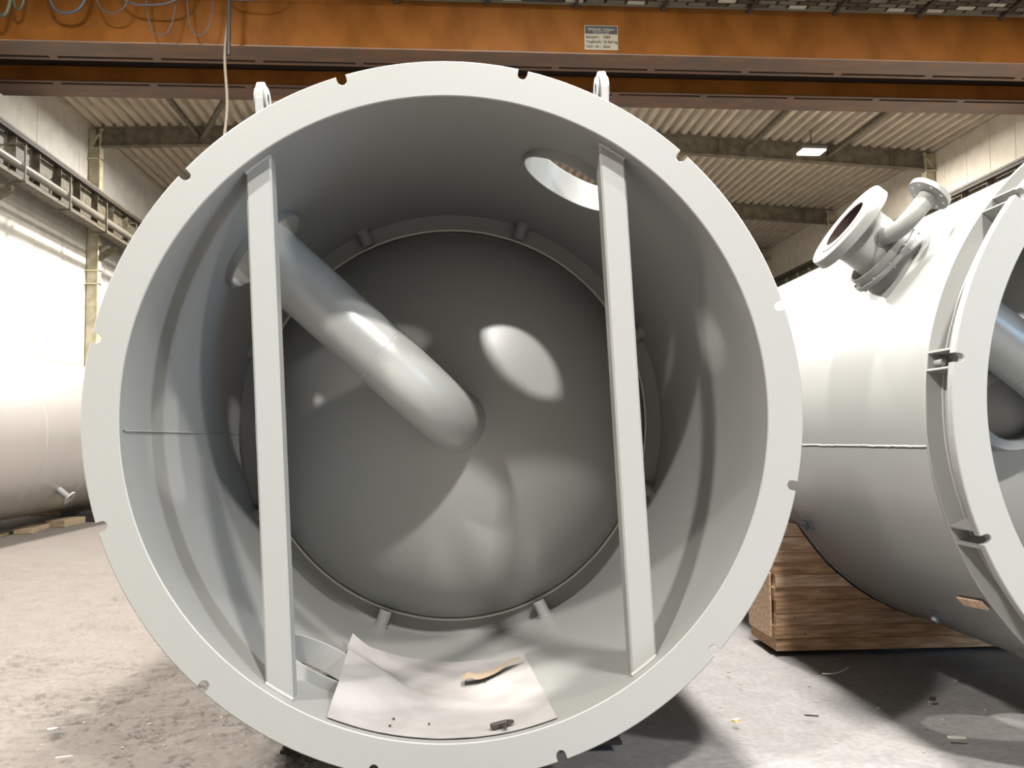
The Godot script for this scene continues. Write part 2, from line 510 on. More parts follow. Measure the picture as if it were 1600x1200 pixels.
func build_walls() -> void:
	# left: core slab with tall sandwich panels in front of it
	var wl := shell_root("wall_left")
	obj("core", bx(Vector3(-12.6, -0.4, -58), Vector3(-12.06, 13.2, 42)), M.joint, wl)
	var z := -50.4
	while z < 41.0:
		var z2 := minf(z + 3.2, 42.0)
		obj("panel", bx(Vector3(-12.06, 0, z + 0.012), Vector3(-12.0, 12.52, z2 - 0.012), 0.006), M.wall_paint, wl)
		z = z2
	var wr := shell_root("wall_right")
	var core := MB.new()
	for s in [[-58.0, 4.0, -0.4, 13.2], [4.0, 12.0, -0.4, 2.4], [4.0, 12.0, 7.4, 13.2], [12.0, 42.0, -0.4, 13.2]]:
		core.box(Vector3(18.16, s[2], s[0]), Vector3(18.7, s[3], s[1]))
	obj("core", core, M.joint, wr)
	z = -50.4
	while z < 41.9:
		var z2 := minf(z + 1.36, 42.0)
		if z2 < 4.0 or z > 12.0:
			obj("panel", bx(Vector3(18.1, 0, z + 0.008), Vector3(18.16, 12.15, z2 - 0.008), 0.005), M.wall_beige, wr)
		z = z2
	# daylight window behind the photographer, in the right wall
	var win := shell_root("window_1", Vector3(18.1, 4.9, 8.0))
	var fr := MB.new()
	for e in [[-4.0, 4.0, -2.5, -2.4], [-4.0, 4.0, 2.4, 2.5], [-4.0, -3.9, -2.5, 2.5], [3.9, 4.0, -2.5, 2.5], [-1.36, -1.28, -2.4, 2.4], [1.28, 1.36, -2.4, 2.4]]:
		fr.box(Vector3(-0.03, e[2], e[0]), Vector3(0.12, e[3], e[1]), 0.01)
	obj("window_frame", fr, M.column, win)
	for k in 3:
		obj("pane", bx(Vector3(0.05, -2.4, -3.9 + k * 2.62), Vector3(0.08, 2.4, -1.36 + k * 2.62), 0.005), M.window_glow, win)
	var wa := AreaLight3D.new()
	wa.name = "daylight"
	wa.area_size = Vector2(7.8, 4.8)
	wa.light_color = Color(0.62, 0.83, 1.0)
	wa.light_energy = WINDOW_ENERGY
	wa.area_range = 90.0
	wa.area_attenuation = 2.0
	wa.shadow_enabled = true
	win.add_child(wa)
	wa.position = Vector3(-0.06, 0, 0)
	wa.rotation_degrees.y = 90
	structure(obj("wall_back", bx(Vector3(-12.6, -0.4, -58.6), Vector3(18.7, 13.4, -58)), M.wall_paint))
	structure(obj("wall_front", bx(Vector3(-12.6, -0.4, 42), Vector3(18.7, 13.4, 42.6)), M.wall_paint))
	# columns
	for fz in FRAMES:
		for sx in [-1.0, 1.0]:
			var xw := -11.98 if sx < 0.0 else 18.08
			var top := roof_y(xw) - 0.05
			var cr := shell_root(numbered("column"), Vector3(xw, 0, fz))
			var f := MB.new()
			f.box(Vector3(0.40 * -sx - 0.02, 0, -0.15), Vector3(0.40 * -sx + 0.02, top, 0.15), 0.004)
			obj("inner_flange", f, M.column, cr)
			var w := MB.new()
			w.box(Vector3(minf(0, -sx * 0.38), 0, -0.02), Vector3(maxf(0, -sx * 0.38), top, 0.02))
			obj("web", w, M.column, cr)
			var st := MB.new()
			for yy in [7.1, 7.55, 11.4]:
				st.box(Vector3(minf(0, -sx * 0.42), yy - 0.02, -0.16), Vector3(maxf(0, -sx * 0.42), yy + 0.02, 0.16))
			obj("stiffener", st, M.column, cr)
			# bracket under the crane runway
			var k := MB.new()
			k.prism(PackedVector2Array([Vector2(-sx * 0.40, 7.9), Vector2(-sx * 0.95, 8.25), Vector2(-sx * 0.95, 8.4), Vector2(-sx * 0.40, 8.4)]), -0.1, 0.1)
			obj("corbel", k, M.runway, cr)

func build_roof() -> void:
	var ce := shell_root("ceiling")
	var slab := MB.new()
	slab.prism(PackedVector2Array([Vector2(-12.6, 12.62), Vector2(2.5, 13.05), Vector2(18.7, 12.2), Vector2(18.7, 13.4), Vector2(-12.6, 13.4)]), -58.6, 42.6)
	obj("roof_slab", slab, M.joint, ce)
	var d := MB.new()
	var p := 0.37
	var x := -12.1
	while x < 18.2:
		var y := roof_y(x)
		var q := [Vector2(x, y), Vector2(x + 0.15, y), Vector2(x + 0.20, y + 0.13), Vector2(x + 0.32, y + 0.13), Vector2(x + p, roof_y(x + p))]
		for i in 4:
			var a: Vector2 = q[i]
			var b: Vector2 = q[i + 1]
			var t := (b - a).normalized()
			d.flat(Vector3(a.x, a.y, -58), Vector3(b.x, b.y, -58), Vector3(b.x, b.y, 42), Vector3(a.x, a.y, 42), Vector3(t.y, -t.x, 0))
		x += p
	var dk := obj("corrugated_deck", d, M.deck, ce)
	dk.set_meta("kind", "structure")
	# roof frames: bent I-beams
	for fz in FRAMES:
		var r := shell_root(numbered("beam"), Vector3(0, 0, fz))
		var web := MB.new()
		var tf := MB.new()
		var bf := MB.new()
		var st := MB.new()
		for s in [[-11.8, 2.5], [2.5, 17.9]]:
			var a := Vector2(s[0], roof_y(s[0]) - 0.02)
			var b := Vector2(s[1], roof_y(s[1]) - 0.02)
			web.prism(PackedVector2Array([a - Vector2(0, 0.62), b - Vector2(0, 0.62), b, a]), -0.01, 0.01)
			tf.prism(PackedVector2Array([a - Vector2(0, 0.03), b - Vector2(0, 0.03), b, a]), -0.14, 0.14)
			bf.prism(PackedVector2Array([a - Vector2(0, 0.65), b - Vector2(0, 0.65), b - Vector2(0, 0.62), a - Vector2(0, 0.62)]), -0.14, 0.14)
		for sx in [-11.7, -10.9, -6.0, 2.5, 10.0, 16.4, 17.7]:
			st.box(Vector3(sx - 0.012, roof_y(sx) - 0.63, -0.13), Vector3(sx + 0.012, roof_y(sx) - 0.03, 0.13))
		obj("web", web, M.rafter, r)
		obj("top_flange", tf, M.rafter, r)
		obj("bottom_flange", bf, M.rafter, r)
		obj("stiffener", st, M.rafter, r)
		# diagonal corner plates at both columns
		var cp := MB.new()
		for s in [-11.55, 17.65]:
			var yy := roof_y(s)
			var sg := 1.0 if s < 0 else -1.0
			cp.prism(PackedVector2Array([Vector2(s - 0.32 * sg, yy - 0.62), Vector2(s - 0.24 * sg, yy - 0.62), Vector2(s + 0.1 * sg, yy - 0.08), Vector2(s + 0.02 * sg, yy - 0.08)]), 0.13, 0.15)
		obj("corner_plate", cp, M.column, r)
	# longitudinal roof struts and wind braces between two frames
	for s in [[Vector3(10.9, 12.02, -31.9), Vector3(10.9, 12.02, -24.5)], [Vector3(14.0, 11.90, -31.9), Vector3(14.0, 11.90, -24.5)], [Vector3(-8.3, 12.25, -31.9), Vector3(-8.3, 12.25, -24.5)], [Vector3(-8.2, 12.15, -31.9), Vector3(-5.6, 12.2, -26.0)], [Vector3(14.0, 11.90, -31.7), Vector3(14.0, 12.28, -31.7)]]:
		var a: Vector3 = s[0]
		var b: Vector3 = s[1]
		var m := MB.new()
		var zax := (b - a).normalized()
		var xax := Vector3.UP.cross(zax).normalized() if absf(zax.y) < 0.9 else Vector3.RIGHT
		m.box(Vector3(-0.07, -0.07, 0), Vector3(0.07, 0.07, a.distance_to(b)), 0.004, Transform3D(Basis(xax, zax.cross(xax), zax), a))
		structure(obj("roof_strut_beam", m, M.runway))

func build_runways() -> void:
	for sx in [-1.0, 1.0]:
		var xc := -11.15 if sx < 0.0 else 17.25
		var o := shell_root(numbered("runway_beam"), Vector3(xc, 0, 0))
		var zz := Vector2(-57.9, 41.9)
		obj("top_flange", bx(Vector3(-0.24, 9.80, zz.x), Vector3(0.24, 9.86, zz.y), 0.004), M.runway, o)
		obj("web", bx(Vector3(-0.015, 8.72, zz.x), Vector3(0.015, 9.80, zz.y)), M.runway, o)
		obj("bottom_flange", bx(Vector3(-0.22, 8.66, zz.x), Vector3(0.22, 8.72, zz.y), 0.004), M.runway, o)
		obj("crane_rail", bx(Vector3(-0.035, 9.86, zz.x), Vector3(0.035, 9.97, zz.y), 0.012), M.rail_dark, o)
		obj("conductor_tray", bx(Vector3(-sx * 0.24 - 0.05, 9.66, zz.x), Vector3(-sx * 0.24 + 0.05, 9.76, zz.y), 0.006), M.rail_dark, o)
		var z := -57.0
		while z < 41.5:
			var st := MB.new()
			st.box(Vector3(minf(0, -sx * 0.21), 8.72, z - 0.012), Vector3(maxf(0, -sx * 0.21), 9.80, z + 0.012))
			obj("stiffener", st, M.runway, o)
			z += 1.42
	# service pipe with brackets, under the left runway
	var t := thing("service_pipe", "pale horizontal pipe running along under the left crane runway", "pipe", Vector3(-10.84, 8.9, -25))
	var pm := MB.new()
	pm.tube([Vector3(0, 0, -32.0), Vector3(0, 0, 40)], 0.11, 20)
	obj("pipe", pm, M.pipe, t)
	var z2 := -31.2
	while z2 < 39.0:
		var br := MB.new()
		br.box(Vector3(0.13, -0.45, z2 - 0.03), Vector3(0.17, 0.55, z2 + 0.03))
		br.box(Vector3(-0.30, -0.47, z2 - 0.03), Vector3(0.17, -0.43, z2 + 0.03))
		br.box(Vector3(-0.30, 0.52, z2 - 0.03), Vector3(0.17, 0.56, z2 + 0.03))
		obj("bracket", br, M.runway, t)
		z2 += 2.9
	obj("angle_rail", bx(Vector3(-0.10, -0.43, -32.0), Vector3(0.12, -0.37, 40.0), 0.006), M.runway, t)

# ------------------------------------------------------------------ pressure vessels
func flange_plate(mb: MB, ri: float, ro: float, z0: float, z1: float) -> void:
	# front plate with twelve bolt slots open to the rim; z1 is the front face
	var pts := []          # [angle, outer radius]
	var hw := 0.0241
	var rc := 1.7265
	for k in 12:
		var c0 := deg_to_rad(15.0 + 30.0 * k)
		var da := asin(hw / R_FL)
		pts.append([c0 - da, ro])
		for i in 15:
			var t := -hw + 2.0 * hw * i / 14.0
			var r := rc - sqrt(maxf(hw * hw - t * t, 0.0))
			pts.append([c0 + asin(t / r), r])
		pts.append([c0 + da, ro])
		var span := deg_to_rad(30.0) - 2.0 * da
		for i in range(1, 14):
			pts.append([c0 + da + span * i / 14.0, ro])
	var ch := 0.005
	for i in pts.size():
		var a: Array = pts[i]
		var b: Array = pts[(i + 1) % pts.size()]
		var ea := Vector3(cos(a[0]), sin(a[0]), 0)
		var eb := Vector3(cos(b[0]), sin(b[0]), 0)
		var ra: float = a[1]; var rb: float = b[1]
		for s in [[z1, 1.0], [z0, -1.0]]:
			var zz := Vector3(0, 0, s[0])
			mb.flat(ea * (ri + ch) + zz, ea * (ra - ch) + zz, eb * (rb - ch) + zz, eb * (ri + ch) + zz, Vector3(0, 0, s[1]))
			var zc := Vector3(0, 0, s[0] - ch * s[1])
			var pa := ea * ra; var pb := eb * rb
			var side := (pb - pa).cross(Vector3(0, 0, 1)).normalized()
			mb.flat(ea * (ra - ch) + zz, pa + zc, pb + zc, eb * (rb - ch) + zz, (side + Vector3(0, 0, s[1])).normalized())
			mb.flat(ea * (ri + ch) + zz, ea * ri + zc, eb * ri + zc, eb * (ri + ch) + zz, (-(ea + eb) * 0.5 + Vector3(0, 0, s[1])).normalized())
		var side2 := (eb * rb - ea * ra).cross(Vector3(0, 0, 1)).normalized()
		var q0 := Vector3(0, 0, z0 + ch); var q1 := Vector3(0, 0, z1 - ch)
		mb.flat(ea * ra + q0, eb * rb + q0, eb * rb + q1, ea * ra + q1, side2)
		mb.quad(ea * ri + q0, eb * ri + q0, eb * ri + q1, ea * ri + q1, -ea, -eb, -eb, -ea)

# cylinder wall with round holes: holes are [angle, z, r]; inward true: normals to the axis
func holed_cylinder(mb: MB, R: float, za: float, zb: float, holes: Array, inward: bool) -> void:
	var seg := 240
	var step := TAU / seg
	var sgn := -1.0 if inward else 1.0
	var half := 11
	var patches := []
	for h in holes:
		var kc := int(round(h[0] / step))
		kc = posmod(kc, seg)
		var hz := 0.40
		patches.append([kc, clampf(h[1] - hz, za, zb), clampf(h[1] + hz, za, zb), h])
	for k in seg:
		var cuts := []
		for p in patches:
			if posmod(k - (p[0] - half), seg) < 2 * half:
				cuts.append([p[1], p[2]])
		cuts.sort()
		var zs := [za]
		for c in cuts:
			zs.append(c[0]); zs.append(c[1])
		zs.append(zb)
		var e0 := Vector3(cos(k * step), sin(k * step), 0)
		var e1 := Vector3(cos((k + 1) * step), sin((k + 1) * step), 0)
		for i in range(0, zs.size(), 2):
			var z0: float = zs[i]; var z1: float = zs[i + 1]
			if z1 - z0 > 1e-5:
				mb.quad(e0 * R + Vector3(0, 0, z0), e1 * R + Vector3(0, 0, z0), e1 * R + Vector3(0, 0, z1), e0 * R + Vector3(0, 0, z1), e0 * sgn, e1 * sgn, e1 * sgn, e0 * sgn)
	for p in patches:
		var h: Array = p[3]
		var border := []    # [angle, z] around the patch
		var k0: int = p[0] - half
		var k1: int = p[0] + half
		for k in range(k0, k1): border.append(Vector2(k * step, p[1]))
		for i in 12: border.append(Vector2(k1 * step, lerpf(p[1], p[2], i / 12.0)))
		for k in range(k1, k0, -1): border.append(Vector2(k * step, p[2]))
		for i in 12: border.append(Vector2(k0 * step, lerpf(p[2], p[1], i / 12.0)))
		var hole := []
		var ang0: float = h[0]
		var ref: float = p[0] * step
		while ang0 - ref > PI: ang0 -= TAU
		while ang0 - ref < -PI: ang0 += TAU
		for b in border:
			var u: Vector2 = Vector2((b.x - ang0) * R, b.y - h[1]).normalized() * h[2]
			hole.append(Vector2(ang0 + asin(u.x / R), h[1] + u.y))
		var rows := 5
		for i in border.size():
			var j := (i + 1) % border.size()
			for r in rows:
				var q := []
				for w in [[i, r], [j, r], [j, r + 1], [i, r + 1]]:
					var s: Vector2 = hole[w[0]].lerp(border[w[0]], float(w[1]) / rows)
					q.append([Vector3(cos(s.x) * R, sin(s.x) * R, s.y), Vector3(cos(s.x), sin(s.x), 0) * sgn])
				mb.quad(q[0][0], q[1][0], q[2][0], q[3][0], q[0][1], q[1][1], q[2][1], q[3][1])

func radial(ang_deg: float, z: float) -> Transform3D:
	# local z points outward along the radius
	var a := deg_to_rad(ang_deg)
	var rz := Vector3(cos(a), sin(a), 0)
	var rx := Vector3(-sin(a), cos(a), 0)
	return Transform3D(Basis(rx, rz.cross(rx), rz), Vector3(0, 0, z))

func wobbly_ring(mb: MB, r: float, z: float, rad: float, seed_: int) -> void:
	var f := FastNoiseLite.new(); f.seed = seed_; f.frequency = 0.9
	var p := []
	for i in 181:
		var a := TAU * i / 180.0
		var w := 1.0 + 0.006 * f.get_noise_2d(cos(a) * 14.0, sin(a) * 14.0) * 0.4
		p.append(Vector3(cos(a) * r * w, sin(a) * r * w, z + 0.004 * f.get_noise_2d(cos(a) * 20.0, sin(a) * 20.0)))
	mb.tube(p, rad, 6, false)

func make_vessel(called: String, label: String, xf: Transform3D, roll_deg: float, pz: float, kind: int) -> Node3D:
	var root := thing(called, label, "pressure vessel", xf.origin, "")
	root.basis = xf.basis * Basis(Vector3(0, 0, 1), deg_to_rad(roll_deg))
	var P: Material = M.paint
	var mb := MB.new()
	flange_plate(mb, R_IN - 0.004, R_FL, -0.055, 0.0)
	obj("base_flange", mb, P, root)
	mb = MB.new()
	mb.ring(R_SH - 0.002, R_FL, -0.292, -0.27, 180, Transform3D.IDENTITY, 0.003)
	obj("stiffening_ring", mb, P, root)
	# skirt with three round openings
	var na := 135.0 if kind == 0 else 136.4
	var hr := 0.290 if kind == 0 else 0.240
	var holes := [[deg_to_rad(60), -0.77, 0.305], [deg_to_rad(na), pz, hr], [deg_to_rad(240), -0.77, 0.305]]
	mb = MB.new()
	holed_cylinder(mb, R_IN, -2.9, -0.05, holes, true)
	holed_cylinder(mb, R_SH, -2.9, -0.05, holes, false)
	obj("skirt", mb, P, root)
	# body behind the skirt and its far head
	mb = MB.new()
	mb.lathe([[Vector2(R_SH, -7.4), Vector2(R_SH, -2.9)]], 180)
	var e := []
	for i in 17:
		var a := PI / 2 * i / 16.0
		e.append(Vector2(maxf(R_SH * sin(a), 0.001), -7.4 - 0.75 * cos(a)))
	mb.lathe([e], 96)
	obj("body", mb, P, root)
	# dished head seen through the mouth
	mb = MB.new()
	e = [Vector2(1.513, -2.9), Vector2(1.513, -2.76)]
	for i in range(1, 41):
		var a := PI / 2 * i / 40.0
		e.append(Vector2(maxf(1.513 * cos(a), 0.0005), -2.76 + 1.04 * sin(a)))
	mb.lathe([e], 180)
	mb.lathe([[Vector2(R_IN, -2.89), Vector2(1.49, -2.89)]], 120)
	obj("dished_head", mb, M.head_paint, root)
	mb = MB.new()
	mb.ring(1.458, R_IN + 0.004, -2.474, -2.454, 180, Transform3D.IDENTITY, 0.004)
	obj("inner_ring", mb, P, root)
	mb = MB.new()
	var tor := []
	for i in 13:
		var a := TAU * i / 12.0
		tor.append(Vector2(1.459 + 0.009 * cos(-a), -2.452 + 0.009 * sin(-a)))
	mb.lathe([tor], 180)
	obj("ring_highlight", mb, M.highlight_pale, root)  # added bead, its pale colour stands in for the highlight on the lip
	# gussets in pairs beside every slot
	for k in 12:
		for s in [-1.0, 1.0]:
			var a := deg_to_rad(15.0 + 30.0 * k)
			var g := MB.new()
			var b := Basis(Vector3(cos(a), sin(a), 0), Vector3(-sin(a), cos(a), 0), Vector3(0, 0, 1))
			g.box(Vector3(R_SH - 0.01, s * 0.047 - 0.006, -0.272), Vector3(R_FL - 0.003, s * 0.047 + 0.006, -0.053), 0.002, Transform3D(b, Vector3.ZERO))
			obj("gusset", g, P, root)
	mb = MB.new()
	wobbly_ring(mb, R_SH + 0.004, -0.267, 0.009, 4)
	wobbly_ring(mb, R_SH + 0.004, -0.058, 0.009, 5)
	wobbly_ring(mb, R_SH + 0.001, -2.92, 0.007, 6)
	obj("weld_bead", mb, M.weld, root)
	# longitudinal seams
	mb = MB.new()
	var f := FastNoiseLite.new(); f.seed = 2; f.frequency = 1.5
	var so := []
	var si := []
	for i in 141:
		var z := -0.30 - 7.1 * i / 140.0
		so.append(Vector3(-R_SH - 0.001, f.get_noise_1d(z * 6.0) * 0.006, z))
	for i in 50:
		si.append(Vector3(-R_IN + 0.0035, 0.0, -0.06 - 2.38 * i / 49.0))
	mb.tube(so, 0.008, 6, false)
	mb.tube(si, 0.005, 6, false)
	obj("seam_weld", mb, M.weld, root)
	# eight bosses round the inner ring
	for k in 8:
		var b := MB.new()
		b.cyl(0.046, 1.455, R_IN + 0.01, 28, radial(22.5 + 45.0 * k, -2.36), 0.004)
		b.ring(0.03, 0.055, R_IN - 0.02, R_IN + 0.01, 24, radial(22.5 + 45.0 * k, -2.36))
		obj("boss", b, P, root)
	# sleeves through the skirt
	for k in 3:
		var h: Array = holes[k]
		var s := MB.new()
		var out := 1.665 if k != 1 else 1.72
		s.ring(h[2] - 0.012, h[2] + 0.003, 1.512, out, 96, radial(rad_to_deg(h[0]), h[1]), 0.003)
		obj("opening_sleeve", s, P, root)
	# collar and bolts round the sleeve that the pipe passes
	var rx := radial(na, pz)
	mb = MB.new()
	mb.ring(hr - 0.002, hr + 0.042, 1.715, 1.745, 72, rx, 0.003)
	mb.ring(hr + 0.004, hr + 0.018, 1.745, 1.80, 72, rx, 0.002)
	obj("collar", mb, P, root)
	for k in 12:
		var nb := MB.new()
		var a := TAU * k / 12.0
		var loc := Transform3D(rx.basis, rx * Vector3(cos(a) * (hr + 0.031), sin(a) * (hr + 0.031), 0))
		nb.cyl(0.009, 1.705, 1.755, 6, loc)
		obj("nut", nb, M.weld, root)
	# outlet pipe: straight length, weld, elbow into the head
	mb = MB.new()
	var pr := 0.191
	var d := rx.basis.z
	var path := []
	var pe := 2.01 if kind == 1 else 1.79
	for i in 9: path.append(rx.origin + d * lerpf(pe, 0.57, i / 8.0))
	for i in range(1, 25):
		var a := PI / 2 * i / 24.0
		path.append(Vector3(0, 0, pz - 0.57) + d * (0.57 - 0.57 * sin(a)) + Vector3(0, 0, 0.57 * cos(a)))
	path.append(Vector3(0, 0, pz - 0.95))
	mb.tube(path, pr, 56, false)
	mb.lathe([[Vector2(pr - 0.012, pe), Vector2(pr - 0.012, 1.5)], [Vector2(pr, pe), Vector2(pr - 0.012, pe)]], 48, rx)
	obj("outlet_pipe", mb, M.pipe_paint, root)
	mb = MB.new()
	mb.lathe([[Vector2(pr, 0.562), Vector2(pr + 0.0025, 0.567), Vector2(pr + 0.0025, 0.573), Vector2(pr, 0.577)]], 56, rx)
	obj("pipe_weld", mb, M.pipe_paint, root)
	mb = MB.new()
	mb.lathe([[Vector2(pr - 0.005, -1.70), Vector2(pr + 0.03, -1.725), Vector2(pr + 0.036, -1.80)]], 72)
	obj("outlet_pad", mb, M.head_paint, root)
	if kind == 1:
		outer_nozzle(root, rx, pr)
	# two lifting lugs on top, plates in the plane of the axis with an eye
	for s in [-1.0, 1.0]:
		lug(root, s)
	if kind == 0:
		for s in [-1.0, 1.0]:
			strut(root, s)
	else:
		# a second nozzle ring on the head, and the small fittings on the outside of this vessel
		mb = MB.new()
		mb.ring(0.21, 0.29, -1.95, -1.60, 64, Transform3D(Basis.IDENTITY, Vector3(-0.45, 0.10, 0)), 0.01)
		obj("head_nozzle", mb, P, root)
		mb = MB.new()
		mb.cyl(0.020, -0.272, -0.20, 24, Transform3D(Basis.IDENTITY, Vector3(cos(deg_to_rad(165.0)), sin(deg_to_rad(165.0)), 0) * 1.695), 0.003)
		obj("jacking_bolt", mb, M.weld, root)
		for a in [[-157.4, -2.72], [-134.0, -1.62]]:
			mb = MB.new()
			var rr := radial(a[0], a[1])
			mb.box(Vector3(-0.045, -0.055, R_SH - 0.01), Vector3(0.045, 0.055, R_SH + 0.02), 0.005, rr)
			mb.cyl(0.032, R_SH + 0.02, R_SH + 0.06, 6, rr, 0.004)
			obj("threaded_plug", mb, M.fitting, root)
	return root

func outer_nozzle(root: Node3D, rx: Transform3D, pr: float) -> void:
	var P: Material = M.paint
	var d := rx.basis.z
	var mb: MB
	var path := []
	# flange at the pipe's outer end
	mb = MB.new()
	mb.ring(pr - 0.012, 0.308, 2.00, 2.072, 96, rx, 0.005)
	mb.lathe([[Vector2(0.22, 1.99), Vector2(0.20, 1.97), Vector2(pr, 1.93)], [Vector2(0.22, 2.00), Vector2(0.22, 1.99)]], 72, rx)
	obj("pipe_flange", mb, P, root)
	mb = MB.new()
	mb.ring(pr - 0.02, 0.222, 2.07, 2.077, 72, rx)
	obj("raised_face", mb, M.face, root)
	mb = MB.new()
	mb.lathe([[Vector2(pr - 0.014, 2.068), Vector2(pr - 0.014, 1.55)]], 48, rx)
	mb.cyl(pr - 0.014, 1.54, 1.55, 48, rx)
	obj("rusty_bore", mb, M.bore, root)
	# drain branch: leaves toward the vessel mouth, bends up along the tangent
	var tg := rx.basis.x * -1.0
	var fw := Vector3(0, 0, 1)
	mb = MB.new()
	var c0 := rx.origin + d * 1.86
	path = []
	for i in 5: path.append(c0 + fw * lerpf(0.10, 0.30, i / 4.0))
	for i in range(1, 17):
		var a := PI / 2 * i / 16.0
		path.append(c0 + fw * (0.30 + 0.17 * sin(a)) + tg * (0.17 - 0.17 * cos(a)))
	path.append(c0 + fw * 0.47 + tg * 0.24)
	mb.tube(path, 0.054, 28, false)
	mb.lathe([[Vector2(0.066, 0.18), Vector2(0.062, 0.195), Vector2(0.054, 0.20)]], 28, Transform3D(Basis(d, fw.cross(d), fw), c0))
	obj("branch_pipe", mb, P, root)
	var bf := CSGCylinder3D.new()
	bf.name = "branch_flange"
	bf.radius = 0.128
	bf.height = 0.032
	bf.sides = 48
	bf.material = P
	root.add_child(bf, true)
	bf.transform = Transform3D(Basis(fw, tg, fw.cross(tg)), c0 + fw * 0.47 + tg * 0.256)
	for k in 8:
		var hc := CSGCylinder3D.new()
		hc.name = "bolt_hole"
		hc.radius = 0.010
		hc.height = 0.08
		hc.sides = 12
		hc.operation = CSGShape3D.OPERATION_SUBTRACTION
		bf.add_child(hc, true)
		hc.position = Vector3(cos(TAU * (k + 0.5) / 8) * 0.1, 0, sin(TAU * (k + 0.5) / 8) * 0.1)

func lug(root: Node3D, s: float) -> void:
	# upright plate over the strut, with an eye: outline in (z, y), thickness along x
	var hc := Vector2(-0.165, 1.635)
	var outl := PackedVector2Array([Vector2(-0.27, 1.44), Vector2(-0.06, 1.44), Vector2(-0.06, 1.62)])
	for i in 13:
		var t := lerpf(-0.1, PI + 0.1, i / 12.0)
		outl.append(hc + Vector2(cos(t) * 0.092, sin(t) * 0.096))
	outl.append(Vector2(-0.27, 1.62))
	# the eye is cut by stitching the outline to a circle
	var m := MB.new()
	var th := 0.0165
	var n := 72
	var ring_o := []
	var ring_h := []
	for i in n:
		var t := TAU * i / n
		var dir := Vector2(cos(t), sin(t))
		var best := 10.0
		for j in outl.size():
			var q: Variant = Geometry2D.segment_intersects_segment(hc, hc + dir * 2.0, outl[j], outl[(j + 1) % outl.size()])
			if q != null:
				best = minf(best, hc.distance_to(q))
		ring_o.append(hc + dir * best)
		ring_h.append(hc + dir * 0.036)
	var xc := 0.868 * s
	for i in n:
		var j := (i + 1) % n
		var o0: Vector2 = ring_o[i]; var o1: Vector2 = ring_o[j]; var h0: Vector2 = ring_h[i]; var h1: Vector2 = ring_h[j]
		for k in [-1.0, 1.0]:
			m.flat(Vector3(xc + th * k, h0.y, h0.x), Vector3(xc + th * k, o0.y, o0.x), Vector3(xc + th * k, o1.y, o1.x), Vector3(xc + th * k, h1.y, h1.x), Vector3(k, 0, 0))
		var e := (o1 - o0).normalized()
		m.flat(Vector3(xc - th, o0.y, o0.x), Vector3(xc + th, o0.y, o0.x), Vector3(xc + th, o1.y, o1.x), Vector3(xc - th, o1.y, o1.x), Vector3(0, -e.x, e.y))
		var hd := (h0 + h1) * 0.5 - hc
		m.flat(Vector3(xc - th, h0.y, h0.x), Vector3(xc + th, h0.y, h0.x), Vector3(xc + th, h1.y, h1.x), Vector3(xc - th, h1.y, h1.x), Vector3(0, -hd.y, -hd.x).normalized())
	var lg := obj("lifting_lug", m, M.paint, root)
	for k in [-1.0, 1.0]:
		var c := MB.new()
		var b := Basis(Vector3(0, 0, 1), Vector3(0, 1, 0), Vector3(-1, 0, 0))
		c.ring(0.036, 0.070, th if k > 0 else -th - 0.014, th + 0.014 if k > 0 else -th, 40, Transform3D(b, Vector3(xc, hc.y, hc.x)), 0.002)
		obj("cheek_ring", c, M.paint, lg)

func strut(root: Node3D, s: float) -> void:
	# square hollow strut, its ends cut to the curve of the skirt
	var x0 := 0.826; var x1 := 0.954
	var z0 := -0.225; var z1 := -0.095
	var ch := 0.010
	var loop := [Vector2(x0 + ch, z1), Vector2(x1 - ch, z1), Vector2(x1, z1 - ch), Vector2(x1, z0 + ch), Vector2(x1 - ch, z0), Vector2(x0 + ch, z0), Vector2(x0, z0 + ch), Vector2(x0, z1 - ch)]
	var m := MB.new()
	for i in loop.size():
		var a: Vector2 = loop[i]
		var b: Vector2 = loop[(i + 1) % loop.size()]
		var parts := 6 if absf(a.x - b.x) > 0.05 else 1
		for k in parts:
			var p := a.lerp(b, float(k) / parts)
			var q := a.lerp(b, float(k + 1) / parts)
			var hp := sqrt(R_IN * R_IN - p.x * p.x) - 0.001
			var hq := sqrt(R_IN * R_IN - q.x * q.x) - 0.001
			var e := (b - a).normalized()
			var nn := Vector3(-e.y * s, 0, e.x)
			var ctr := Vector2((x0 + x1) * 0.5, (z0 + z1) * 0.5)
			if Vector2(nn.x * s, nn.z).dot((a + b) * 0.5 - ctr) < 0.0:
				nn = -nn
			m.flat(Vector3(p.x * s, -hp, p.y), Vector3(q.x * s, -hq, q.y), Vector3(q.x * s, hq, q.y), Vector3(p.x * s, hp, p.y), nn)
	var st := obj("strut", m, M.paint, root)
	# fillet welds at both ends
	for e in [-1.0, 1.0]:
		var w := MB.new()
		var pth := []
		for k in 9:
			var x := lerpf(x0, x1, k / 8.0)
			pth.append(Vector3(x * s, e * (sqrt(R_IN * R_IN - x * x) - 0.006), z1 + 0.003))
		w.tube(pth, 0.012, 8)
		obj("end_weld", w, M.weld, st)

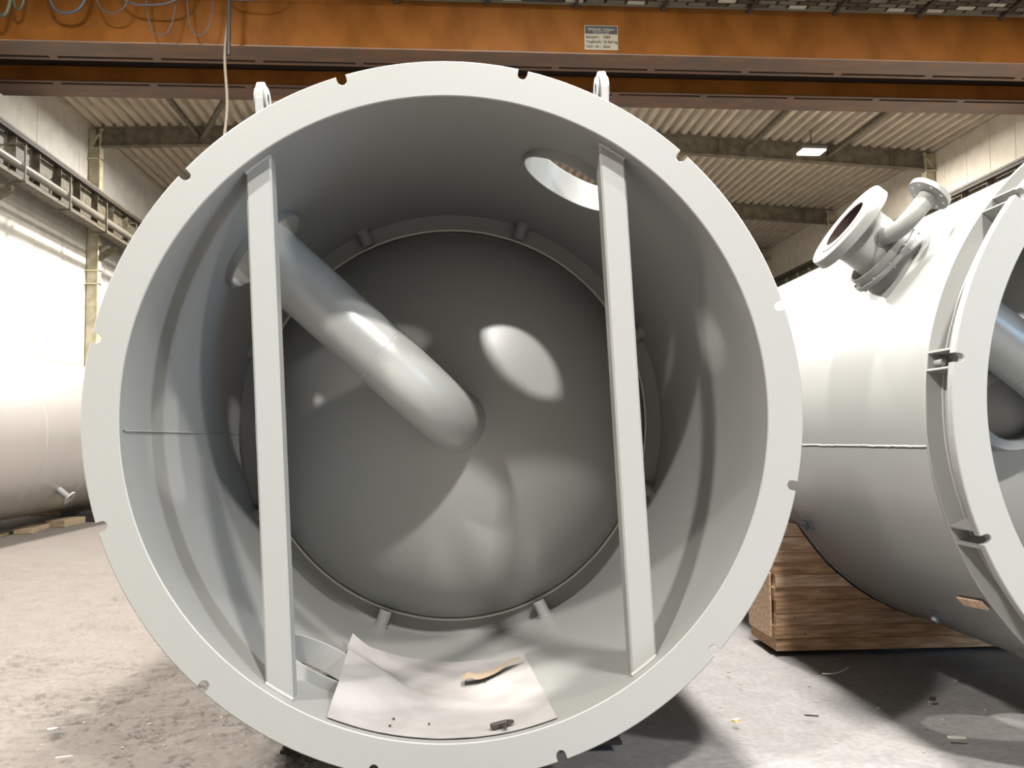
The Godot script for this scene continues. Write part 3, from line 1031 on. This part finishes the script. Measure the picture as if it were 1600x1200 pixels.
func far_vessel() -> void:
	var root := thing("pressure_vessel", "long grey vessel lying along the bright left wall, small flanged stub low on its flank", "pressure vessel", Vector3(-8.8, 1.89, -12.0))
	root.basis = Basis(Vector3.UP, YAW)
	var P: Material = M.paint_silver
	var mb := MB.new()
	mb.lathe([[Vector2(R_SH, -12.0), Vector2(R_SH, 0)]], 160)
	obj("body", mb, P, root)
	for s in [[-12.0, -1.0], [0.0, 1.0]]:
		mb = MB.new()
		var e := []
		for i in 17:
			var a := PI / 2 * i / 16.0
			e.append(Vector2(maxf(R_SH * cos(a), 0.001), s[0] + s[1] * 0.7 * sin(a)))
		mb.lathe([e], 96)
		obj("dished_head", mb, P, root)
	mb = MB.new()
	wobbly_ring(mb, R_SH + 0.001, -7.6, 0.008, 9)
	wobbly_ring(mb, R_SH + 0.001, -5.2, 0.008, 10)
	obj("weld_bead", mb, M.weld, root)
	var rx := radial(-40, -6.6)
	mb = MB.new()
	mb.cyl(0.065, R_SH - 0.02, R_SH + 0.26, 28, rx)
	obj("drain_stub", mb, M.paint, root)
	mb = MB.new()
	mb.ring(0.05, 0.15, R_SH + 0.25, R_SH + 0.285, 40, rx, 0.004)
	mb.disc(0.05, R_SH + 0.262, 1, 24, rx)
	obj("stub_flange", mb, M.paint, root)
	# what it lies on
	for z in [-2.6, -11.0]:
		var s := thing("timber_saddle", "low timber saddle tucked under the long vessel by the left wall" if z > -5.0 else "second low timber saddle, farther back under the long left vessel", "saddle", root.transform * Vector3(0, 0, z) + Vector3(0, -1.89, 0))
		s.basis = Basis(Vector3.UP, YAW)
		for k in 4:
			var pl := MB.new()
			var y0 := 0.12 * k
			var xs := 0.0 if y0 + 0.118 < 0.24 else sqrt(maxf(0.0, R_SH * R_SH - pow(1.89 - y0 - 0.118, 2)))
			if xs <= 0.0:
				pl.box(Vector3(-1.2, y0, -0.15), Vector3(1.2, y0 + 0.118, 0.15), 0.006)
				obj("plank", pl, M.wood_old, s)
			else:
				for sd in [-1.0, 1.0]:
					var q := MB.new()
					q.box(Vector3(minf(sd * xs, sd * 1.2), y0, -0.15), Vector3(maxf(sd * xs, sd * 1.2), y0 + 0.118, 0.15), 0.006)
					obj("plank", q, M.wood_old, s)
	for b in [[Vector3(-8.20, 0, -17.2), 2.0, 0.30, 0.05, 0.10, "weathered board on the floor below the left vessel, nearest of the three"], [Vector3(-8.05, 0.0, -18.95), 1.3, 0.34, 0.09, 0.16, "thick weathered board in the middle of the three below the left vessel"], [Vector3(-7.90, 0.0, -20.2), 1.0, 0.40, 0.14, -0.05, "weathered board ending at the dark steel block below the left vessel"]]:
		var o := MB.new()
		o.box(Vector3(-b[2] / 2, 0, -b[1] / 2), Vector3(b[2] / 2, b[3], b[1] / 2), 0.008)
		var mi := obj("wooden_board", o, M.wood_old)
		mi.position = b[0]
		mi.rotation.y = b[4]
		tag(mi, b[5], "board")
	var sb := bx(Vector3(-0.45, 0, -0.4), Vector3(0.5, 0.22, 0.4), 0.015)
	var si := obj("steel_block", sb, M.steel_dark)
	si.position = Vector3(-7.85, 0, -21.35)
	tag(si, "dark steel block on the floor below the small stub of the left vessel", "block")

# ------------------------------------------------------------------ timber saddle
func saddle(at: Vector3, label: String) -> void:
	var root := thing("timber_saddle", label, "saddle", Vector3(at.x, 0, at.z))
	root.basis = Basis(Vector3.UP, YAW)
	var hw := 1.63
	var depth := 0.64
	var h := 0.1015
	var rng := RandomNumberGenerator.new()
	rng.seed = 5
	var mats: Array = [M.wood_a, M.wood_b, M.wood_c]
	for k in 10:
		var y0 := h * k + 0.001
		var y1 := h * (k + 1) - 0.0025
		var R := R_SH + 0.012
		var dz := rng.randf_range(-0.006, 0.006)
		var cut := func(y: float) -> float:
			var q: float = R * R - (AX_Y - y) * (AX_Y - y)
			return sqrt(q) if q > 0.0 else 0.0
		var m: Material = mats[rng.randi() % 3]
		if cut.call(y1) <= 0.05:
			var b := MB.new()
			b.box(Vector3(-hw, y0, -depth + dz), Vector3(hw, y1, dz), 0.004)
			obj("plank", b, m, root)
			continue
		for s in [-1.0, 1.0]:
			var poly := PackedVector2Array()
			var off := rng.randf_range(-0.006, 0.008)
			poly.append(Vector2(s * (hw + off), y0))
			poly.append(Vector2(s * (hw + off), y1))
			for i in 7:
				var y := lerpf(y1, y0, i / 6.0)
				poly.append(Vector2(s * maxf(cut.call(y), 0.02), y))
			var b2 := MB.new()
			b2.prism(poly, -depth + dz, dz)
			var pk := obj("plank", b2, m, root)
			# knots on the face
			for j in 1:
				var kx := lerpf(maxf(cut.call(y1), 0.05) + 0.1, hw - 0.05, rng.randf())
				if kx > hw - 0.04 or rng.randf() < 0.5: continue
				var kn := MB.new()
				kn.cyl(rng.randf_range(0.004, 0.008), dz - 0.01, dz + 0.0006, 12, Transform3D(Basis.IDENTITY, Vector3(s * kx, lerpf(y0, y1, rng.randf_range(0.3, 0.7)), 0)))
				obj("knot", kn, M.knot, pk)
	# end board with a pale batten, and the skid under it
	for s in [-1.0, 1.0]:
		var eb := MB.new()
		eb.box(Vector3(minf(s * (hw + 0.012), s * (hw + 0.028)), 0.10, -depth + 0.03), Vector3(maxf(s * (hw + 0.012), s * (hw + 0.028)), 0.62, -0.05), 0.003)
		obj("end_board", eb, M.wood_b, root)

# ------------------------------------------------------------------ crane
func build_crane() -> void:
	var c := thing("bridge_crane", "orange double girder bridge crane spanning the hall under the roof", "crane", Vector3(3.0, 10.42, -20.2))
	var L := 13.9
	var girders := [[0.0, -1.0, 0], [-2.28, -3.28, 1]]
	for g in girders:
		var zf: float = g[0]; var zb: float = g[1]
		var rev: bool = g[2] == 1
		# box girder webs: front and back plates above the bottom flange
		if not rev:
			obj("girder_web", bx(Vector3(-L, 0.03, zf - 0.05), Vector3(L, 1.18, zf - 0.035), 0.0), M.orange, c)
		else:
			obj("girder_web", bx(Vector3(-L, 0.03, zf - 0.26), Vector3(L, 1.18, zf - 0.245), 0.0), M.slot, c)  # shade of the recess put into the colour, dark instead of orange
			obj("lower_band", bx(Vector3(-L, 0.03, zf - 0.05), Vector3(L, 0.40, zf - 0.03), 0.004), M.orange, c)
		obj("girder_web", bx(Vector3(-L, 0.03, zb + 0.35), Vector3(L, 1.18, zb + 0.365), 0.0) if not rev else bx(Vector3(-L, 0.03, zb + 0.05), Vector3(L, 1.18, zb + 0.065), 0.0), M.orange, c)
		obj("top_flange", bx(Vector3(-L, 1.18, zb), Vector3(L, 1.21, zf), 0.004), M.orange, c)
		# bottom flange: broad plate, slots, narrow lip
		var s0 := zb + 0.10 if not rev else zf - 0.08
		var sw := 0.13
		var broad := MB.new()
		var lip := MB.new()
		if not rev:
			broad.box(Vector3(-L, 0, s0 + sw), Vector3(L, 0.03, zf), 0.003)
			lip.box(Vector3(-L, 0, zb), Vector3(L, 0.03, s0), 0.003)
		else:
			broad.box(Vector3(-L, 0, zb), Vector3(L, 0.03, s0 - sw), 0.003)
			lip.box(Vector3(-L, 0, s0), Vector3(L, 0.03, zf), 0.003)
		obj("bottom_flange", broad, M.orange_dusty, c)
		obj("flange_lip", lip, M.orange_dusty, c)
		var x := -11.70 if not rev else -12.25
		while x < L:
			var br := MB.new()
			var za := s0 if not rev else s0 - sw
			br.box(Vector3(x - 0.09, 0.001, za), Vector3(x + 0.09, 0.029, za + sw))
			obj("flange_bridge", br, M.orange_dusty, c)
			x += 2.28
		# dark sheet above the slots, standing in for shade inside the box
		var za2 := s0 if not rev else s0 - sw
		obj("slot_shade", bx(Vector3(-L, 0.12, za2 - 0.04), Vector3(L, 0.14, za2 + sw + 0.04)), M.slot, c)
	obj("web_stiffener", bx(Vector3(-L, 1.02, -0.036), Vector3(L, 1.035, -0.022)), M.orange, c)
	# end carriages
	for s in [-1.0, 1.0]:
		var e := MB.new()
		e.box(Vector3(s * 14.2 - 0.2, -0.42, -3.3), Vector3(s * 14.2 + 0.2, 0.25, 0.6), 0.02)
		obj("end_carriage", e, M.orange, c)
	# walkway grating hung in front of the top flange
	var frame := MB.new()
	frame.box(Vector3(-4.5, 1.13, 0.0), Vector3(L, 1.20, 0.03))
	frame.box(Vector3(-4.5, 1.13, 0.95), Vector3(L, 1.20, 0.98))
	obj("walkway_edge", frame, M.grating, c)
	obj("walkway_backdrop", bx(Vector3(-4.5, 1.19, 0.03), Vector3(L, 1.195, 0.95)), M.slot, c)  # dark backdrop seen through the gaps between the grating panels
	var rng := RandomNumberGenerator.new()
	rng.seed = 8
	for row in 5:
		var px := -4.4 + 0.17 * (row % 3)
		while px < L - 0.4:
			var pl := bx(Vector3(px, 1.155 + 0.012 * rng.randf(), 0.05 + 0.185 * row), Vector3(px + 0.40, 1.18, 0.05 + 0.185 * row + 0.135), 0.003)
			var pick := rng.randf()
			obj("grating_panel", pl, M.grating if pick < 0.45 else (M.grating_dark if pick < 0.9 else M.grating_pale), c)
			px += 0.47
	var bx0 := -3.96
	while bx0 < 10.8:
		var b := MB.new()
		b.box(Vector3(bx0 - 0.05, 1.06, -0.02), Vector3(bx0 + 0.05, 1.14, 0.06), 0.005)
		b.box(Vector3(bx0 - 0.03, 1.10, 0.0), Vector3(bx0 + 0.03, 1.15, 0.98), 0.0)
		obj("walkway_bracket", b, M.rail_dark, c)
		bx0 += 2.02
	# rating plate
	var plate := Node3D.new()
	plate.name = "rating_plate"
	c.add_child(plate, true)
	plate.position = Vector3(3.655 - 3.0, 10.815 - 10.42, -0.02)
	plate.set_meta("label", "black and cream rating plate with printed lines")
	obj("pale_panel", bx(Vector3(-0.385, -0.285, -0.01), Vector3(0.385, 0.285, 0.004), 0.002), M.plate_pale, plate)
	obj("dark_panel", bx(Vector3(-0.37, 0.085, 0.0), Vector3(0.37, 0.27, 0.006), 0.001), M.plate_dark, plate)
	for w in [["Reinhardt + Schwarz", 0.0, 0.195, 0.072, "ink_pale", 0], ["KRANE  HEBEZEUGE  MONTAGEN", 0.0, 0.148, 0.030, "ink_pale", 0], ["SERVICE  ANLAGEN  SYSTEME", 0.0, 0.106, 0.030, "ink_pale", 0],
		["Baujahr:", -0.35, 0.010, 0.088, "ink", 1], ["1989", 0.04, 0.010, 0.088, "ink", 1], ["Tragkraft:", -0.35, -0.10, 0.088, "ink", 1], ["10.000 kg", 0.04, -0.10, 0.088, "ink", 1], ["Fabr.-Nr.:", -0.35, -0.21, 0.088, "ink", 1], ["0044", 0.04, -0.21, 0.088, "ink", 1]]:
		var tm := TextMesh.new()
		tm.text = w[0]
		var sf := SystemFont.new()
		sf.font_names = PackedStringArray(["Droid Sans"])
		sf.font_weight = 700
		tm.font = sf
		tm.font_size = 64
		tm.pixel_size = w[3] / 64.0
		tm.depth = 0.002
		tm.horizontal_alignment = HORIZONTAL_ALIGNMENT_CENTER if w[5] == 0 else HORIZONTAL_ALIGNMENT_LEFT
		tm.material = M[w[4]]
		var ti := MeshInstance3D.new()
		ti.name = "lettering"
		ti.mesh = tm
		plate.add_child(ti, true)
		ti.position = Vector3(w[1], w[2], 0.008)
		ti.scale.x = 0.86
	# cables hung from the crane: [x left, x right, y bottom, z, radius, material, label]
	var top := 11.75
	var loops := [
		[-8.35, -7.45, 10.86, -19.75, 0.035, "cable", "flat grey cable loop hanging before the crane girder, widest loop at far left"],
		[-7.35, -6.55, 10.86, -19.70, 0.016, "cable", "thin cable loop beside the flat grey one on the crane girder"],
		[-6.95, -5.35, 11.03, -19.65, 0.024, "cable", "broad shallow dark cable loop across the orange girder"],
		[-6.30, -5.62, 10.42, -19.75, 0.013, "cable", "long thin hook-ended cable loop reaching the girder's lower edge, left one"],
		[-5.45, -4.85, 10.45, -19.78, 0.013, "cable", "long thin hook-ended cable loop reaching the girder's lower edge, nearer the pendant cable"],
		[-4.80, -3.50, 11.22, -19.70, 0.022, "cable", "shallow cable loop just right of the pendant cable"],
		[-9.35, -8.95, 10.70, -19.60, 0.04, "cable_green", "dusty green cable bundle hanging at the girder's left end"],
		[-9.05, -8.72, 10.90, -19.72, 0.03, "cable_green", "shorter dusty green cable beside the bundle at the girder's left end"]]
	for l in loops:
		var p := []
		for i in 33:
			var t := -1.0 + 2.0 * i / 32.0
			var y: float = lerpf(l[2], top, pow(absf(t), 2.6))
			var x: float = lerpf(l[0], l[1], (sin(t * PI / 2 * 0.98) + 1.0) / 2.0)
			p.append(Vector3(x, y, l[3] + 0.05 * sin(t * 3.0)))
		var m := MB.new()
		m.tube(p, l[4], 8, true)
		var o := obj("festoon_cable", m, M[l[5]])
		tag(o, l[6], "cable")
	var pc := thing("pendant_cable", "grey pendant cable hanging straight down from the crane", "cable", Vector3(-4.52, 0, -19.6))
	var m2 := MB.new()
	var p2 := []
	for i in 41:
		var y := lerpf(11.7, 1.5, i / 40.0)
		p2.append(Vector3(0.035 * sin(i * 0.7) - 0.003 * i, y, 0.01 * cos(i * 0.9)))
	m2.tube(p2, 0.032, 10)
	obj("cable", m2, M.cable_pale, pc)
	var m3 := MB.new()
	m3.tube([Vector3(0.02, 11.7, 0.02), Vector3(0.03, 9.95, 0.02)], 0.042, 10)
	obj("cable_sheath", m3, M.steel_dark, pc)
	obj("control_box", bx(Vector3(-0.17, 1.1, -0.05), Vector3(-0.05, 1.5, 0.06), 0.015), M.scrap_tan, pc)

# ------------------------------------------------------------------ small things
func small_things(main: Node3D) -> void:
	# steel support under the mouth of the main vessel
	var su := thing("support_beam", "dark steel support under the front rim of the open middle vessel", "support", VT * Vector3(0, -AX_Y, -0.86))
	su.basis = Basis(Vector3.UP, YAW)
	var a := MB.new()
	a.box(Vector3(-0.95, 0.0, -0.10), Vector3(0.95, 0.02, 0.10), 0.002)
	a.box(Vector3(-0.95, 0.165, -0.10), Vector3(0.95, 0.185, 0.10), 0.002)
	obj("beam_flange", a, M.steel_dark, su)
	obj("beam_web", bx(Vector3(-0.95, 0.02, -0.01), Vector3(0.95, 0.165, 0.01)), M.steel_dark, su)
	for s in [-1.0, 1.0]:
		var w := MB.new()
		w.prism(PackedVector2Array([Vector2(s * 0.95, 0.187), Vector2(s * 0.55, 0.187), Vector2(s * 0.56, 0.300), Vector2(s * 0.80, 0.40), Vector2(s * 0.95, 0.48)]), -0.09, 0.09)
		obj("wedge", w, M.steel_dark, su)
	var su2 := thing("support_beam", "dark steel support under the front rim of the right vessel", "support", VT * Vector3(4.21, -AX_Y, -0.76))
	su2.basis = Basis(Vector3.UP, YAW)
	for ch in su.get_children():
		if not String(ch.name).begins_with("wedge"):
			var cc: Node3D = ch.duplicate()
			su2.add_child(cc, true)
			cc.scale.x = 0.35
	# white protective sheet on the bottom of the main vessel
	var nse := FastNoiseLite.new(); nse.seed = 4; nse.frequency = 0.8
	var NX := 90; var NZ := 60
	var P := []
	var h_ang := 240.0 + 2.674 - 360.0
	for j in NZ + 1:
		var row := []
		var tz := float(j) / NZ
		for i in NX + 1:
			var tx := float(i) / NX
			var left := lerpf(-112.3, -115.2, tz)
			var right := lerpf(-70.9, -73.3, tz)
			var ang := lerpf(left, right, tx)
			var zb := -1.48 - 0.07 * sin(tx * PI) + 0.02 * nse.get_noise_2d(tx * 5.0, 3.0)
			var z := lerpf(-0.060, zb, tz)
			var r := R_IN - 0.006 - 0.006 * (0.5 + 0.5 * nse.get_noise_2d(tx * 4.0, tz * 4.0))
			# rides over the sleeve of the lower opening
			var du := deg_to_rad(ang - h_ang) * R_IN
			var dist := Vector2(du, z + 0.77).length()
			r -= 0.066 * smoothstep(0.55, 0.32, dist)
			# rear edge lifts, most at its left corner
			r -= 0.045 * pow(tz, 6.0) * (0.25 + 0.75 * pow(1.0 - tx, 3.0)) + 0.035 * pow(maxf(0.0, tz - 0.85) / 0.15, 2.0) * pow(maxf(0.0, 0.12 - tx) / 0.12, 1.0)
			var an := deg_to_rad(ang)
			row.append(VT * Vector3(cos(an) * r, sin(an) * r, z))
		P.append(row)
	var sm := MB.new()
	var axis_o := VT.origin
	for j in NZ:
		for i in NX:
			var q := [P[j][i], P[j][i + 1], P[j + 1][i + 1], P[j + 1][i]]
			var nr := []
			for w in [[j, i], [j, i + 1], [j + 1, i + 1], [j + 1, i]]:
				var jj: int = w[0]; var ii: int = w[1]
				var dx: Vector3 = P[jj][mini(ii + 1, NX)] - P[jj][maxi(ii - 1, 0)]
				var dz: Vector3 = P[mini(jj + 1, NZ)][ii] - P[maxi(jj - 1, 0)][ii]
				var nn := dx.cross(dz).normalized()
				if nn.y < 0: nn = -nn
				nr.append(nn)
			sm.quad(q[0], q[1], q[2], q[3], nr[0], nr[1], nr[2], nr[3])
			var o: Array = []
			for k in 4: o.append(q[k] - nr[k] * 0.0025)
			sm.quad(o[0], o[1], o[2], o[3], -nr[0], -nr[1], -nr[2], -nr[3])
	tag(obj("protective_sheet", sm, M.sheet), "white protective sheet spread on the bottom inside the open vessel", "sheet")
	# curled cardboard strip lying on the sheet
	var st := MB.new()
	for i in 24:
		var q2 := []
		for e in [i, i + 1]:
			var t: float = e / 24.0
			var ang2: float = deg_to_rad(lerpf(-88.0, -74.2, t))
			var zz: float = lerpf(-1.02, -1.24, t) + 0.02 * sin(t * 7.0)
			var lift: float = 0.018 + 0.03 * exp(-pow((t - 0.10) / 0.10, 2.0)) + 0.012 * sin(t * 9.0) * t + 0.02 * t
			var wd: float = 0.062 * (1.0 - pow(t, 3.0)) + 0.004
			for s in [-1.0, 1.0]:
				var rr: float = R_IN - 0.014 - lift
				q2.append(VT * Vector3(cos(ang2) * rr, sin(ang2) * rr, zz + s * wd))
		var nn2 := Vector3(0, 1, 0)
		st.quad(q2[0], q2[2], q2[3], q2[1], nn2, nn2, nn2, nn2)
		var dn := Vector3(0, -0.003, 0)
		st.quad(q2[0] + dn, q2[2] + dn, q2[3] + dn, q2[1] + dn, -nn2, -nn2, -nn2, -nn2)
		st.flat(q2[1], q2[3], q2[3] + dn, q2[1] + dn, Vector3(0, 0, 1))
	tag(obj("cardboard_strip", st, M.peel), "curled tan cardboard strip lying on the white protective sheet", "cardboard")
	# T shaped hand tool at the lip
	var an3 := deg_to_rad(-80.9)
	var er := Vector3(cos(an3), sin(an3), 0)
	var tb := Basis(Vector3(-sin(an3), cos(an3), 0), -er, Vector3(0, 0, 1))
	var tool := thing("hand_hammer", "small dark hammer head with short handle on the sheet near the vessel's lip", "hammer", VT * (er * (R_IN - 0.016) + Vector3(0, 0, -0.13)))
	tool.basis = VT.basis * tb * Basis(Vector3.UP, deg_to_rad(12.0))
	var hh := MB.new()
	hh.box(Vector3(-0.056, 0.0, -0.014), Vector3(0.03, 0.028, 0.014), 0.005)
	hh.prism(PackedVector2Array([Vector2(0.03, 0.002), Vector2(0.062, 0.010), Vector2(0.062, 0.018), Vector2(0.03, 0.027)]), -0.012, 0.012)
	obj("head", hh, M.tool, tool)
	var hd := MB.new()
	hd.tube([Vector3(-0.005, 0.013, 0.012), Vector3(0.004, 0.012, 0.062)], 0.009, 10)
	obj("handle", hd, M.tool, tool)
	# crumbs on the sheet
	var k := 0
	for c in [[-100.8, -0.28], [-94.2, -0.26], [-101.2, -0.16], [-83.0, -1.02]]:
		var aa := deg_to_rad(c[0])
		var cm := MB.new()
		cm.box(Vector3(-0.008, 0, -0.005), Vector3(0.007, 0.008, 0.006), 0.003)
		var ci := obj("paint_crumb", cm, M.scrap_dark)
		ci.position = VT * (Vector3(cos(aa), sin(aa), 0) * (R_IN - 0.014) + Vector3(0, 0, c[1]))
		ci.rotation.y = k * 1.3
		tag(ci, "tiny dark crumb lying on the white protective sheet", "crumb", "crumbs on the white sheet")
		k += 1
	# wooden wedge stuck behind the right vessel's ring
	var wd2 := MB.new()
	wd2.box(Vector3(-0.03, -0.006, -0.15), Vector3(0.03, 0.006, 0.15), 0.002)
	var wa := deg_to_rad(-139.6)
	var wn := Vector3(cos(wa), sin(wa), 0)
	var wi := obj("wooden_wedge", wd2, M.wood_b)
	wi.transform = Transform3D(VT.basis * Basis(Vector3(-wn.y, wn.x, 0), wn, Vector3(-wn.y, wn.x, 0).cross(wn)) * Basis(Vector3.UP, 0.12), VT * (Vector3(4.21, 0, 0.10) + wn * (R_SH + 0.016) + Vector3(0, 0, -0.74)))
	tag(wi, "short pale wooden wedge stuck to the right vessel beside its ring", "wedge")
	# litter on the concrete
	var rng := RandomNumberGenerator.new()
	rng.seed = 77
	scrap("wood_chip", "yellowish chip on the concrete between the two big vessels", "chip", Vector3(1.774, 0, -5.586), Vector3(0.055, 0.018, 0.03), "scrap_tan", 0.5)
	scrap("marker_pen", "small white and black stick on the concrete under the right vessel", "stick", Vector3(2.92, 0, -5.155), Vector3(0.10, 0.014, 0.016), "scrap_white", -0.25)
	scrap("dark_splinter", "small dark splinter on the concrete in front of the timber saddle", "splinter", Vector3(2.272, 0, -5.651), Vector3(0.085, 0.008, 0.014), "scrap_dark", -0.35)
	scrap("dark_clip", "tiny dark clip in the shadowed concrete under the right vessel", "clip", Vector3(3.19, 0, -5.9), Vector3(0.04, 0.02, 0.03), "scrap_dark", 0.2)
	scrap("paper_scrap", "white paper scrap on the flaking beige concrete at left", "scrap", Vector3(-2.352, 0, -5.881), Vector3(0.06, 0.004, 0.04), "scrap_white", 0.4)
	scrap("paper_scrap", "long thin white scrap on the flaking concrete nearest the bottom left corner", "scrap", Vector3(-2.078, 0, -5.355), Vector3(0.09, 0.005, 0.012), "scrap_white", 0.3)
	var curl := MB.new()
	var cp := []
	for i in 13:
		var t := i / 12.0
		cp.append(Vector3(lerpf(-0.11, 0.11, t), 0.006 + 0.03 * t * t, 0.03 * sin(t * 3.0) - 0.05 * t * t))
	curl.tube(cp, 0.005, 6)
	var ci2 := obj("wire_offcut", curl, M.scrap_white)
	ci2.position = Vector3(2.85, 0, -6.6)
	tag(ci2, "thin curled pale wire offcut on the concrete before the timber saddle", "wire")
	for i in 46:
		var x := rng.randf_range(1.6, 3.7)
		var z := rng.randf_range(-7.0, -4.7)
		if i > 30:
			x = rng.randf_range(-2.3, -1.0); z = rng.randf_range(-6.2, -5.0)
		var s := rng.randf_range(0.006, 0.016)
		scrap("pale_flake", "tiny pale flake scattered on the concrete between the two big vessels" if i <= 30 else "tiny pale flake scattered on the beige concrete left of the open vessel", "flake", Vector3(x, 0, z), Vector3(s * 1.6, s * 0.5, s), "scrap_pale", rng.randf() * 6.0, "pale flakes on the right concrete" if i <= 30 else "pale flakes on the left concrete")

func scrap(called: String, label: String, cat: String, at: Vector3, size: Vector3, m: String, turn: float, group := "") -> void:
	var b := MB.new()
	var h := size * 0.5
	var j := h.x * 0.25
	b.prism(PackedVector2Array([Vector2(-h.x, -h.z * 0.7), Vector2(-h.x * 0.3, -h.z), Vector2(h.x - j, -h.z * 0.8), Vector2(h.x, h.z * 0.3), Vector2(h.x * 0.2, h.z), Vector2(-h.x + j, h.z * 0.8)]), 0.0, size.y, Transform3D(Basis(Vector3.RIGHT, Vector3.BACK, Vector3.UP), Vector3(0, -0.004, 0)))
	var o := obj(called, b, M[m])
	o.position = at
	o.rotation.y = turn
	tag(o, label, cat, group)
